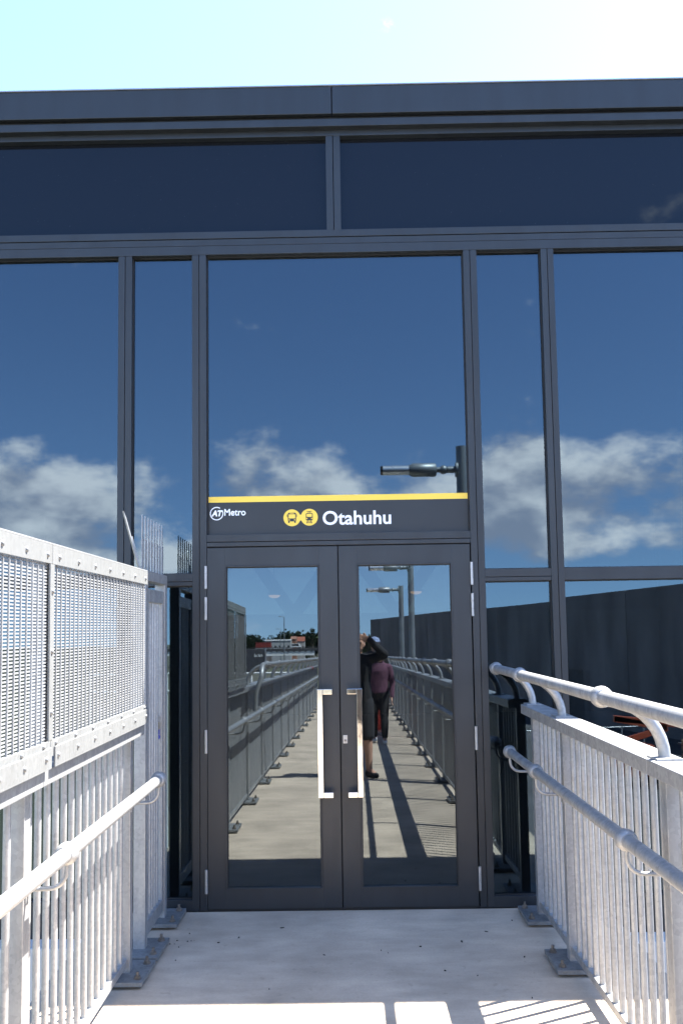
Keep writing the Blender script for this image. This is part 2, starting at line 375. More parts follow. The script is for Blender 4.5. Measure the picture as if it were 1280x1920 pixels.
# over the doors
cx0, cx1 = -0.855, 0.729
bx('glass_pane', 'window_glass', sb, cx0-0.012, cx1+0.012, G, G+0.016, 2.24, 4.005)
for gx in ((cx0, cx0+0.006), (cx1-0.006, cx1)): bx('gasket_strip', 'gasket', sb, gx[0], gx[1], G-0.012, G-0.0005, 2.253, 3.995)
bx('gasket_strip', 'gasket', sb, cx0+0.0065, cx1-0.0065, G-0.011, G-0.0005, 3.988, 3.995)
bx('transom', 'powder', sb, cx0, cx1, 0.003, FD, 2.209, 2.253, 0.002)
bx('transom', 'powder', sb, cx0, cx1, 0.006, FD, 2.180, 2.206, 0.002)
bx('door_head_gasket', 'gasket', sb, cx0, cx1, 0.03, FD, 2.174, 2.181)
bx('threshold', 'gasket', sb, cx0, cx1, 0.012, FD, 0.046, 0.058)
# doors
def door(x0, x1, gx0, gx1, hx, side):
    d = bx('door', 'powder', sb, x0+0.003, gx0-0.008, 0.0, 0.05, 0.06, 2.172, 0.002)     # hinge or meeting stile carries the leaf
    bx('stile', 'powder', d, gx1+0.008, x1-0.003, 0.0, 0.05, 0.06, 2.172, 0.002)
    bx('top_rail', 'powder', d, gx0-0.0085, gx1+0.0085, 0.0006, 0.05, 2.063, 2.172, 0.001)
    bx('bottom_rail', 'powder', d, gx0-0.0085, gx1+0.0085, 0.0006, 0.05, 0.06, 0.169, 0.001)
    # glazing bead, a raised frame round the pane
    for a, b, z0, z1 in ((gx0-0.008, gx0, 0.169, 2.063), (gx1, gx1+0.008, 0.169, 2.063), (gx0, gx1, 2.055, 2.063), (gx0, gx1, 0.169, 0.177)):
        bx('glazing_bead', 'powder', d, a, b, -0.004, 0.03, z0, z1, 0.0015)
    for a, b, z0, z1 in ((gx0, gx0+0.004, 0.177, 2.055), (gx1-0.004, gx1, 0.177, 2.055), (gx0, gx1, 2.050, 2.055)):
        bx('gasket_strip', 'gasket', d, a, b, 0.006, 0.0195, z0, z1)
    bx('door_glass', 'door_glass', d, gx0-0.006, gx1+0.006, 0.02, 0.03, 0.172, 2.06)
    for zc in (1.995, 1.808, 1.023, 0.217):
        h = MB()
        for k in (-1, 0, 1): h.tube([(hx, -0.008, zc+k*0.046-0.0218), (hx, -0.008, zc+k*0.046+0.0218)], 0.0085, 10)
        h.box(hx-0.006, hx+0.006, -0.006, 0.002, zc-0.068, zc+0.068)
        h.build('hinge', 'hinge_steel', d)
    a0, a1 = ((-0.200, -0.168) if side < 0 else (0.030, 0.062)); e = (-0.112 if side < 0 else -0.026)
    y0, y1 = -0.085, -0.060
    h = MB().box(a0, a1, y0, y1, 0.70, 1.325)
    lo, hi = (a1, e) if side < 0 else (e, a0)
    h.box(lo, hi, y0, y1, 1.294, 1.325); h.box(lo, hi, y0, y1, 0.70, 0.731)
    xe = e-0.014 if side < 0 else e+0.014
    for zc in (1.3095, 0.7155): h.tube([(xe, y1-0.002, zc), (xe, 0.004, zc)], 0.010, 12)
    h.build('handle', 'chrome', d, 0.0022)
    if side > 0:
        MB().box(-0.053, -0.027, -0.006, 0.002, 1.002, 1.050).build('lock_plate', 'hinge_steel', d, 0.0015)
        MB().tube([(-0.040, -0.009, 1.02), (-0.040, -0.005, 1.02)], 0.007, 10).build('lock_cylinder', 'bolt_steel', d)
    return d
bx('meeting_seal', 'gasket', sb, -0.0735, -0.0625, 0.052, 0.07, 0.06, 2.17)
for q in (-0.857, 0.726): bx('door_seal', 'gasket', sb, q-0.006, q+0.006, 0.052, 0.07, 0.06, 2.17)
door(-0.855, -0.068, -0.738, -0.190, -0.860, -1)
door(-0.068, 0.724, 0.052, 0.604, 0.7285, 1)
# floor level of the hall, roof, walls, far side
struct(bx('hall_floor', 'interior_floor', None, XL, XR, 0.15, 14.3, -0.25, 0.05))
bx('ceiling', 'interior_dark', sb, XL, XR, 0.19, 14.3, 4.40, 4.46)
bx('side_wall', 'interior_grey', sb, XL-0.1, XL, 0.0, 14.4, -0.25, 5.035); bx('side_wall', 'interior_grey', sb, XR, XR+0.1, 0.0, 14.4, -0.25, 5.035)
bx('back_wall', 'interior_grey', sb, XL, XR, 14.1, 14.3, 0.05, 1.95)
bx('back_beam', 'interior_steel', sb, XL, XR, 13.95, 14.3, 1.95, 2.2)
bx('back_wall', 'interior_dark', sb, XL, XR, 14.1, 14.3, 3.75, 4.8)
bx('glass_pane', 'window_glass', sb, -2.95, 2.55, 14.2, 14.216, 2.2, 3.75)
k = 0; x = -3.4
while x < 3.1:
    s = 1 if k % 2 == 0 else -1
    MB().obox((x+0.55, 14.0, 2.97), (0.16, 0, 0), (0, 0.14, 0), (0.55*s, 0, 0.80)).build('truss_brace', 'interior_steel', sb)
    x += 1.1; k += 1
bx('back_wall', 'interior_dark', sb, XL, -2.9, 14.1, 14.3, 2.2, 3.75); bx('back_wall', 'interior_dark', sb, 2.5, XR, 14.1, 14.3, 2.2, 3.75)
bx('ticket_office', 'interior_grey', sb, -4.6, -2.2, 4.2, 7.0, 0.05, 2.5)
bx('base_beam', 'plinth', sb, XL-0.1, -1.46, -0.16, 0.30, -0.42, -0.10, 0.01); bx('base_beam', 'plinth', sb, 1.46, XR+0.1, -0.16, 0.30, -0.42, -0.10, 0.01)
bx('base_panel', 'powder', sb, XL, -1.46, 0.005, 0.12, -0.10, 0.05, 0.002); bx('base_panel', 'powder', sb, 1.46, XR, 0.005, 0.12, -0.10, 0.05, 0.002)
for x in (-5.8, -2.6, 2.6, 5.8): MB().tube([(x, 1.2, -9.52), (x, 1.2, -0.25)], 0.3, 14).build('column', 'plinth', sb)
bx('slab_edge', 'plinth', sb, XL-0.1, XR+0.1, 0.31, 14.4, -0.70, -0.26)
for x, z in ((-1.45, 2.50), (1.27, 2.53)):
    t = thing('ceiling_lamp', 'warm lit pendant lamp seen faintly through the %s door glass' % ('lock' if x > 0 else 'plain'), 'lamp', (x, 12, 4.4), 'pendant lamps in the hall')
    t['label'] = 'warm pendant lamp glowing in the hall behind the door %s the lock' % ('with' if x > 0 else 'without')
    MB().tube([(x, 12, 4.42), (x, 12, z+0.06)], 0.012, 8).build('rod', 'interior_steel', t)
    MB().tube([(x, 12, z+0.10), (x, 12, z+0.01)], [0.06, 0.17], 16).build('shade', 'interior_steel', t)
    MB().ball((x, 12, z+0.0), 0.11, sz=0.45).build('bulb', 'bulb', t)

# ------------------------------------------------------------------ station sign
sg = thing('station_sign', 'dark grey station name band with yellow stripe and white Otahuhu lettering above the doors', 'sign', (-0.06, 0.04, 2.25))
SY = 0.0405
def S(a, b, d): return (a, SY-d, b)
bx('sign_panel', 'sign_film', sg, cx0+0.0065, cx1-0.0065, SY, G-0.0008, 2.2535, 2.4885)
bx('yellow_stripe', 'sign_yellow', sg, cx0+0.0065, cx1-0.0065, SY-0.0012, SY-0.0002, 2.4535, 2.4885)
def text(body, x, z, size, mat, bold, name, sx=1.0, shear=0.0, depth=0.001, lift=0.0012):
    cu = bpy.data.curves.new(name, 'FONT'); cu.body = body; cu.size = size; cu.offset = bold; cu.shear = shear; cu.resolution_u = 4; cu.extrude = depth/2
    o = bpy.data.objects.new(name, cu); C.objects.link(o)
    bpy.context.view_layer.update()
    me = bpy.data.meshes.new_from_object(o.evaluated_get(bpy.context.evaluated_depsgraph_get()))
    bpy.data.objects.remove(o)
    xs = [v.co.x for v in me.vertices]; x0 = min(xs)
    off = wpos(sg)
    for v in me.vertices:
        a, b, c = v.co
        v.co = Vector((x+(a-x0)*sx, SY-lift-c, z+b))-off
    me.materials.clear(); me.materials.append(MATS[mat])
    return link(name, me, sg), (max(xs)-x0)*sx
def fit(body, x0, x1, z, cap, mat, bold, name, **k):
    size = cap/0.70
    o, w = text(body, x0, z, size, mat, bold, name, **k)
    s = (x1-x0)/w
    me = o.data; off = wpos(sg)
    for v in me.vertices: v.co.x = (v.co.x+off.x-x0)*s+x0-off.x
    return o
def circ(cx, cz, r, n=40): return [(cx+r*math.cos(2*math.pi*i/n), cz+r*math.sin(2*math.pi*i/n)) for i in range(n)]
def flat(name, mat, shapes, d0=0.0002, d1=0.0012, par=None):
    m = MB()
    for sh in shapes: m.prism(sh, S, d0, d1)
    return m.build(name, mat, par or sg)
def rect(x0, x1, z0, z1): return [(x0, z0), (x1, z0), (x1, z1), (x0, z1)]
def rrect(x0, x1, z0, z1, r, n=5):
    p = []
    for cx_, cz_, a0 in ((x1-r, z1-r, 0), (x0+r, z1-r, 90), (x0+r, z0+r, 180), (x1-r, z0+r, 270)):
        p += [(cx_+r*math.cos(R(a0+90*i/n)), cz_+r*math.sin(R(a0+90*i/n))) for i in range(n+1)]
    return p
fit('Otahuhu', -0.157, 0.257, 2.3085, 0.082, 'sign_white', 0.0021, 'station_name')
fit('Metro', -0.753, -0.624, 2.3735, 0.040, 'sign_white', 0.0009, 'operator_name')
# round operator mark
rc = (-0.800, 2.386)
ring = MB(); no = 44
o_ = circ(*rc, 0.041, no); i_ = circ(*rc, 0.0355, no)
for q in range(no):
    if 3 <= q <= 6: continue                        # gap in the ring at upper right
    p = (q+1) % no
    ring.prism([o_[q], o_[p], i_[p], i_[q]], S, 0.0002, 0.0012)
lm = ring.build('operator_mark', 'sign_white', sg)
fit('AT', -0.832, -0.762, 2.3715, 0.033, 'sign_white', 0.0024, 'operator_letters', shear=0.25)
# bus and train roundels
bc, tcn = (-0.343, 2.353), (-0.238, 2.355)
flat('roundel', 'sign_yellow', [circ(*bc, 0.0515)]); flat('roundel', 'sign_yellow', [circ(*tcn, 0.0515)])
flat('roundel_link', 'sign_yellow', [rect(bc[0]+0.047, tcn[0]-0.047, 2.336, 2.371)], 0.0002, 0.00115)
bxx, bz = bc
bus = flat('bus_symbol', 'sign_film', [rrect(bxx-0.025, bxx+0.025, bz-0.022, bz+0.031, 0.008), rect(bxx-0.023, bxx-0.014, bz-0.031, bz-0.020), rect(bxx+0.014, bxx+0.023, bz-0.031, bz-0.020),
     rect(bxx-0.030, bxx-0.0265, bz+0.004, bz+0.020), rect(bxx+0.0265, bxx+0.030, bz+0.004, bz+0.020)], 0.0013, 0.0019)
flat('bus_window', 'sign_yellow', [rrect(bxx-0.020, bxx+0.020, bz-0.004, bz+0.021, 0.003), rect(bxx-0.013, bxx+0.013, bz+0.0245, bz+0.0275), circ(bxx-0.016, bz-0.013, 0.004, 14), circ(bxx+0.016, bz-0.013, 0.004, 14)], 0.0020, 0.0025, bus)
txx, tz = tcn
trn = flat('train_symbol', 'sign_film', [rrect(txx-0.021, txx+0.021, tz-0.020, tz+0.026, 0.008), rect(txx-0.016, txx+0.016, tz+0.0345, tz+0.0375), [(txx-0.008, tz+0.0262), (txx-0.005, tz+0.0262), (txx-0.001, tz+0.0343), (txx-0.004, tz+0.0343)],
     [(txx+0.005, tz+0.0262), (txx+0.008, tz+0.0262), (txx+0.004, tz+0.0343), (txx+0.001, tz+0.0343)],
     [(txx-0.018, tz-0.037), (txx-0.013, tz-0.037), (txx-0.008, tz-0.0203), (txx-0.012, tz-0.0203)], [(txx+0.013, tz-0.037), (txx+0.018, tz-0.037), (txx+0.012, tz-0.0203), (txx+0.008, tz-0.0203)],
     rect(txx-0.0128, txx+0.0128, tz-0.029, tz-0.0265), rect(txx-0.0148, txx+0.0148, tz-0.0355, tz-0.0325)], 0.0013, 0.0019)
flat('train_window', 'sign_yellow', [rrect(txx-0.0165, txx+0.0165, tz+0.002, tz+0.021, 0.004), circ(txx-0.015, tz-0.008, 0.004, 14), circ(txx+0.015, tz-0.008, 0.004, 14)], 0.0020, 0.0025, trn)

# ------------------------------------------------------------------ railings
BAL = MB().tube([(0, 0, 0), (0, 0, 1.03)], 0.0125, 10).mesh('baluster', 'galvanised')
def bolt_mesh():
    m = MB().tube([(0, 0, 0), (0, 0, 0.003)], 0.020, 12).tube([(0, 0, 0.003), (0, 0, 0.016)], 0.0145, 6, smooth=False).tube([(0, 0, 0.016), (0, 0, 0.034)], 0.0075, 8)
    return m.mesh('bolt', 'bolt_steel')
BOLT = bolt_mesh()
PLATE = MB().box(-0.095, 0.095, -0.15, 0.15, 0.012, 0.032).mesh('base_plate', 'galvanised_dull', (0, 0, 0), 0.002)
SHIM = MB().box(-0.03, 0.03, -0.10, 0.10, 0.0, 0.0125).mesh('packer', 'bolt_steel')
POST = MB().box(-0.027, 0.027, -0.028, 0.028, 0.0, 1.105).mesh('post', 'galvanised', (0, 0, 0), 0.003)
COLLAR = MB().tube([(0, -0.034, 0), (0, -0.031, 0), (0, -0.018, 0), (0, 0, 0), (0, 0.018, 0), (0, 0.031, 0), (0, 0.034, 0)], [0.0262, 0.0295, 0.035, 0.037, 0.035, 0.0295, 0.0262], 20).mesh('collar', 'galvanised')
def arc(c, r, a0, a1, n, f): return [f(c[0]+r*math.cos(R(a0+(a1-a0)*i/n)), c[1]+r*math.sin(R(a0+(a1-a0)*i/n))) for i in range(n+1)]
def railing(side, du, posts, gaps, label, rail_from, hand_from, loc):
    s = side
    U = lambda u: s*(u+du)
    t = thing('railing', label, 'railing', W(U(1.05), loc, 0), 'walkway railings')
    v_end = posts[-1]
    def rel(name, me, p, par=t): return link(name, me, par, p)
    pobs = []
    for v in posts:
        p = rel('post', POST, W(U(1.045), v, 0.030))
        pl = rel('base_plate', PLATE, W(U(1.028), v, 0.0), t)
        sh = link('packer', SHIM, pl, W(U(1.01), v, 0.0))
        for a in (-0.10, 0.10):
            link('bolt', BOLT, pl, W(U(0.965), v+a, 0.031))
            if s < 0 or v > 1.2: link('bolt', BOLT, pl, W(U(1.092), v+a, 0.031))
        pobs.append(p)
    # rails between posts
    caps = [posts[0]-0.04]+posts[1:-1]+[posts[-1]+0.04]
    for a, b in zip(caps[:-1], caps[1:]):
        a_, b_ = a+0.0012, b-0.0012
        MB().box(U(0.966), U(1.090), a_, b_, 1.133, 1.185, T=W).build('cap_rail', 'galvanised', t, 0.004)
    k = 0
    for (a, b), n in zip(zip(posts[:-1], posts[1:]), gaps):
        if n == 0: continue
        MB().box(U(1.032), U(1.066), a+0.023, b-0.023, 0.062, 0.098, T=W).build('bottom_rail', 'galvanised', t, 0.003)
        for i in range(1, n+1):
            v = a+(b-a)*i/(n+1)
            rel('baluster', BAL, W(U(1.049), v, 0.105)-Vector((0, 0, 0.01)))
    # lower handrail on wire brackets
    h0 = hand_from; hu, hw = 0.889, 0.922
    hr = MB().tube([W(U(hu), h0, hw), W(U(hu), v_end, hw)], 0.0242, 16).build('handrail', 'galvanised', t)
    bk = None
    for v in posts:
        if v < h0-0.05: continue
        vc = max(v, h0+0.03)
        link('collar', COLLAR, hr, W(U(hu), vc, hw))
        f = lambda a, b: W(U(a), vc, b)
        P = [W(U(hu), vc, hw-0.02)]+arc((hu+0.055, hw-0.055), 0.055, 180, 270, 5, f)+[W(U(1.025), v, hw-0.112)]
        if bk is None or abs(vc-v) > 1e-6:
            m = MB().tube(P, 0.0075, 8); m.box(U(1.012), U(1.022), vc-0.02, vc+0.02, hw-0.15, hw-0.09, T=W)
            o = m.build('bracket', 'galvanised', hr)
            if abs(vc-v) < 1e-6: bk = (o.data, v)
        else:
            link('bracket', bk[0], hr, wpos(hr)+(W(0, v, 0)-W(0, bk[1], 0)))
    # upper rail on swan-neck brackets
    tu, tw = 0.826, 1.392
    r0 = rail_from
    if s > 0: path = [W(U(tu), r0, tw), W(U(tu), v_end, tw)]
    else:
        q = 0.16
        path = [W(U(hu-0.0), r0, hw+0.03), W(U(hu-0.01), r0, tw-q-0.1)]+[W(U(tu)-s*0.0, r0+q-q*math.cos(R(x_)), tw-q+q*math.sin(R(x_))) for x_ in range(15, 91, 15)]+[W(U(tu), v_end, tw)]
    tr = MB().tube(path, 0.0242, 16).build('top_rail', 'galvanised', t)
    bk = None
    for v in posts:
        if v < r0-0.02: continue
        link('collar', COLLAR, tr, W(U(tu), v, tw))
        f = lambda a, b: W(U(a), v, b)
        rr = 0.19
        if bk is None:
            P = [W(U(tu+0.005), v, tw-0.004)]+arc((1.028-rr, tw-0.012-rr), rr, 88, 0, 9, f)+[W(U(1.028), v, 1.186)]
            m = MB().tube(P, [0.021]*len(P), 12); m.box(U(0.985), U(1.071), v-0.055, v+0.055, 1.1855, 1.1915, T=W)
            bk = (m.build('bracket', 'galvanised', tr).data, v)
        else:
            link('bracket', bk[0], tr, wpos(tr)+(W(0, v, 0)-W(0, bk[1], 0)))
    return t
SP = 1.435
postsR = [0.20, 0.905]+[0.905+SP*i for i in range(1, 17)]
rrl = railing(1, 0.0, postsR, [6]+[14]*16, 'long galvanised steel railing with raised top rail starting beside the right hand door', 0.10, 0.16, 0.2)
postsL = [0.99+SP*i for i in range(0, 15)]
lrl = railing(-1, 0.047, postsL, [14]*14, 'galvanised steel railing below the mesh screen, running away from the gate', 3.32, 0.93, 0.99)
rrl['label'] = 'galvanised steel railing with swan neck brackets, starting beside the door with the lock'
# end plugs of the tubes
bx_ = MB().ball(W(0.826, 0.10, 1.392), 0.0245, 14, 8).build('end_cap', 'galvanised', rrl)
MB().ball(W(0.889, 0.16, 0.922), 0.0245, 14, 8).build('end_cap', 'galvanised', rrl)
MB().ball(W(-0.936, 0.93, 0.922), 0.0245, 14, 8).build('end_cap', 'galvanised', lrl)

# ------------------------------------------------------------------ mesh screen on the left railing
ms = thing('mesh_screen', 'galvanised anti-climb mesh screen bolted along the railing next to the gate', 'screen', W(-1.02, 2.0, 1.2))
MU = -1.010; V0, V1 = 0.955, 3.12
zb, zt = 1.272, 1.90-0.045+0.01
def UV(u0, u1, v0, v1, w0, w1): return MB().box(u0, u1, v0, v1, w0, w1, T=W)
hexbolt = MB().tube([(0, 0, 0), (0.004, 0, 0), (0.0065, 0, 0)], [0.0095, 0.0085, 0.004], 10).mesh('bolt', 'galvanised_dull')
wires = MB()
def wire_panel(v0, v1):
    m = MB(); n = int(round((zt-zb)/0.0108))
    for i in range(n):
        w = zb+(i+0.5)*(zt-zb)/n
        m.box(MU-0.0046, MU-0.0002, v0, v1, w-0.0026, w+0.0026, T=W)
    nv = int(round((v1-v0)/0.05))
    for i in range(1, nv):
        v = v0+(v1-v0)*i/nv
        m.box(MU, MU+0.0044, v-0.0023, v+0.0023, zb, zt, T=W)
    o = m.build('wire_mesh', 'galvanised', ms); o['kind'] = 'stuff'; return o
wire_panel(V0+0.01, 2.385); wire_panel(2.425, V1)
for a, b in ((V0, 2.403), (2.406, V1)):
    top = UV(MU+0.0046, MU+0.0106, a, b, zt-0.002, zt+0.062).build('top_flat', 'galvanised_dull', ms, 0.001)
    ang = UV(MU-0.055, MU+0.0103, a, b, zt+0.0625, zt+0.0685).build('top_angle', 'galvanised', ms, 0.001)
    bot = UV(MU+0.0046, MU+0.0106, a, b, zb-0.045, zb+0.008).build('bottom_flat', 'galvanised_dull', ms, 0.001)
    low = UV(MU+0.0108, MU+0.0168, a+0.002, b-0.03, zb-0.082, zb-0.014).build('bottom_angle', 'galvanised_dull', ms, 0.001)
    n = 7 if a < 1 else 4
    for i in range(n):
        v = a+0.05+(b-a-0.12)*i/(n-1)
        link('bolt', hexbolt, top, W(MU+0.0105, v, zt+0.026)); link('bolt', hexbolt, bot, W(MU+0.0105, v+0.02, zb-0.004)); link('bolt', hexbolt, low, W(MU+0.0167, v+0.01, zb-0.045))
for v in (2.385, V1-0.02):
    st = UV(MU+0.0046, MU+0.0112, v, v+0.042, zb+0.0085, zt-0.003).build('cover_strip', 'galvanised_dull', ms, 0.001)
    for w in (0.1, 0.3, 0.5): link('bolt', hexbolt, st, W(MU+0.011, v+0.021, zb+w))
for v in (V0+0.02, 2.404, V1-0.02):      # uprights behind the mesh
    UV(MU-0.057, MU-0.006, v-0.022, v+0.022, 1.186, zt+0.06).build('upright', 'galvanised', ms, 0.002)

# ------------------------------------------------------------------ narrow gate by the doors
gt = thing('gate', 'narrow galvanised barred gate with spiked top between mesh screen and glass wall', 'gate', W(-1.09, 0.4, 0))
GU = -1.092
for v in (0.17, 0.67):
    p = UV(GU-0.032, GU+0.028, v-0.03, v+0.03, 0.03, 1.90).build('gate_post', 'galvanised', gt, 0.003)
    pl = link('base_plate', PLATE, gt, W(GU+0.022, v, 0.0)); link('packer', SHIM, pl, W(GU+0.04, v, 0.0))
    for a in (-0.1, 0.1): link('bolt', BOLT, pl, W(GU+0.085, v+a, 0.031))
UV(GU-0.032, GU+0.0283, 0.1405, 0.70, 1.9005, 1.955).build('head_beam', 'galvanised', gt, 0.003)
lf = UV(GU-0.02, GU+0.02, 0.205, 0.235, 0.07, 1.86).build('leaf_frame', 'galvanised', gt, 0.003)
UV(GU-0.02, GU+0.02, 0.605, 0.635, 0.07, 1.86).build('leaf_stile', 'galvanised', gt, 0.003)
UV(GU-0.02, GU+0.02, 0.2355, 0.6045, 1.79, 1.86).build('leaf_top', 'galvanised', gt, 0.003)
UV(GU-0.02, GU+0.02, 0.2355, 0.6045, 0.07, 0.14).build('leaf_bottom', 'galvanised', gt, 0.003)
gb = MB().tube([(0, 0, 0), (0, 0, 1.66)], 0.0115, 8).mesh('gate_bar', 'galvanised')
for i in range(5): link('gate_bar', gb, gt, W(GU, 0.235+0.37*(i+1)/6, 0.135))
# spikes: flat pales, upper half notched thinner
def pale():
    m = MB().box(-0.003, 0.003, -0.0135, 0.0135, 0, 0.21).box(-0.003, 0.003, -0.0135, 0.0, 0.2101, 0.30)
    m.prism([(-0.0135, 0.3001), (0.0, 0.3001), (-0.0115, 0.335)], lambda a, b, d: (d, a, b), -0.003, 0.003)
    return m.mesh('spike', 'galvanised')
PALE = pale()
for i in range(8):
    o = link('spike', PALE, gt, W(GU+0.01, 0.20+0.072*i, 1.91)); o.rotation_euler = (0, 0, R(-3))
o = link('spike', PALE, gt, W(GU+0.015, 0.72, 1.90)); o.rotation_euler = (R(22), R(0), R(-30)); o.scale = (1.5, 0.6, 1.12)
# padlock with key tag
pk = thing('padlock', 'small brass padlock with blue key tag hanging on the gate post', 'padlock', W(GU+0.035, 0.21, 1.07))
pv = 0.205
cP = W(GU-0.004, 0.262, 1.13)
MB().box(cP.x-0.011, cP.x+0.011, cP.y-0.012, cP.y+0.012, cP.z-0.05, cP.z-0.008).build('lock_body', 'brass', pk, 0.002)
MB().tube([(cP.x, cP.y-0.009, cP.z-0.01)]+[(cP.x, cP.y-0.009*math.cos(R(a)), cP.z+0.02+0.009*math.sin(R(a))) for a in range(0, 181, 30)]+[(cP.x, cP.y+0.009, cP.z-0.01)], 0.0028, 8).build('shackle', 'hinge_steel', pk)
MB().box(cP.x-0.014, cP.x+0.014, cP.y-0.004, cP.y+0.004, cP.z-0.075, cP.z-0.048).build('key_head', 'key_blue', pk, 0.002)
MB().tube([(cP.x, cP.y-0.003, cP.z-0.09), (cP.x, cP.y+0.003, cP.z-0.09)], 0.017, 14).build('key_tag', 'key_blue', pk)
hp = MB().box(cP.x-0.02, cP.x+0.006, cP.y-0.014, cP.y+0.04, cP.z+0.016, cP.z+0.024); hp.build('hasp', 'hinge_steel', gt, 0.002)

# ------------------------------------------------------------------ lamps along the walkway
def lamp(v, h, u, label):
    b = W(u, v, 0); t = thing('walkway_lamp', label, 'lamp post', b, 'lamp posts along the walkway')
    z0 = b.z; top = z0+h+(0.27 if v < 6 else 0.11)
    pl = MB().tube([(b.x, b.y, z0-0.02), (b.x, b.y, z0+h-0.25), (b.x, b.y, top)], [0.072, 0.068, 0.066], 16).build('pole', 'pole_grey', t)
    MB().tube([(b.x, b.y, z0), (b.x, b.y, z0+0.02)], 0.13, 16).build('base_flange', 'pole_grey', t)
    zz = z0+h
    MB().tube([(b.x-0.05, b.y, zz), (b.x-0.075, b.y, zz)], 0.09, 14).build('arm_clamp', 'pole_grey', t)
    MB().tube([(b.x-0.07, b.y, zz), (b.x-0.17, b.y, zz)], 0.040, 14).build('arm', 'pole_grey', t)
    MB().ball((b.x-0.215, b.y, zz), 0.052, 14, 8).build('knuckle', 'pole_grey', t)
    MB().tube([(b.x-0.24, b.y, zz), (b.x-0.32, b.y, zz)], [0.035, 0.03], 12).build('neck', 'pole_grey', t)
    MB().tube([(b.x-0.30, b.y, zz), (b.x-0.31, b.y, zz-0.0), (b.x-0.57, b.y, zz), (b.x-0.615, b.y, zz)], [0.065, 0.080, 0.080, 0.058], 16).build('gear_housing', 'pole_grey', t)
    hd = MB().tube([(b.x-0.61, b.y, zz), (b.x-0.915, b.y, zz)], 0.056, 18).build('light_tube', 'lamp_silver', t)
    MB().tube([(b.x-0.9152, b.y, zz), (b.x-0.942, b.y, zz)], [0.055, 0.050], 18).build('end_plug', 'plastic_black', hd)
lamp(4.90, 3.60, 1.300, 'tall lamp post on the walkway whose arm is mirrored above the sign')
lamp(14.9, 3.41, 1.305, 'tall thick looking lamp post mirrored in the door with the lock')
lamp(19.4, 3.23, 1.310, 'farthest lamp post of the walkway, mirrored shorter beside its twin')

# ------------------------------------------------------------------ people (mirrored in the doors)
def remesh(m, name, mat, parent, voxel=0.014, smooth=6):
    me = m.mesh(name, mat, (0, 0, 0))
    o = bpy.data.objects.new(name, me); C.objects.link(o)
    r = o.modifiers.new('r', 'REMESH'); r.mode = 'VOXEL'; r.voxel_size = voxel; r.use_smooth_shade = True
    sm = o.modifiers.new('s', 'SMOOTH'); sm.factor = 0.5; sm.iterations = smooth
    bpy.context.view_layer.update()
    ne = bpy.data.meshes.new_from_object(o.evaluated_get(bpy.context.evaluated_depsgraph_get()))
    bpy.data.objects.remove(o)
    off = wpos(parent)
    for v in ne.vertices: v.co -= off
    ne.polygons.foreach_set('use_smooth', [True]*len(ne.polygons))
    ne.materials.clear(); ne.materials.append(MATS[mat])
    return link(name, ne, parent)
def cap(m, a, b, ra, rb):
    a, b = Vector(a), Vector(b); d = (b-a).normalized()
    m.tube([a-d*ra*0.75, a-d*ra*0.4, a, b, b+d*rb*0.4, b+d*rb*0.75], [ra*0.5, ra*0.9, ra, rb, rb*0.9, rb*0.5], 14); return m
def hand(m, wrist, d, side, curl, T):
    d = Vector(d).normalized(); side = Vector(side).normalized(); nrm = d.cross(side)
    w = Vector(wrist); palm = w+d*0.05
    m.obox(T(palm), T(d*0.048, 0), T(side*0.040, 0), T(nrm*0.015, 0))
    for i, L in enumerate((0.068, 0.078, 0.072, 0.056)):
        b = w+d*0.092+side*(0.031-0.0205*i)
        p1 = b+(d*math.cos(curl*0.5)+nrm*math.sin(curl*0.5))*L*0.5
        p2 = p1+(d*math.cos(curl*1.4)+nrm*math.sin(curl*1.4))*L*0.5
        m.tube([T(b-d*0.02), T(p1), T(p2)], [0.0098, 0.0092, 0.0078], 8)
    tb = w+d*0.03+side*0.035; t1 = tb+(d*0.7+side*0.7)*0.035; t2 = t1+(d*0.9+side*0.2+nrm*0.3).normalized()*0.03
    m.tube([T(tb-side*0.015), T(t1), T(t2)], [0.012, 0.011, 0.009], 8)
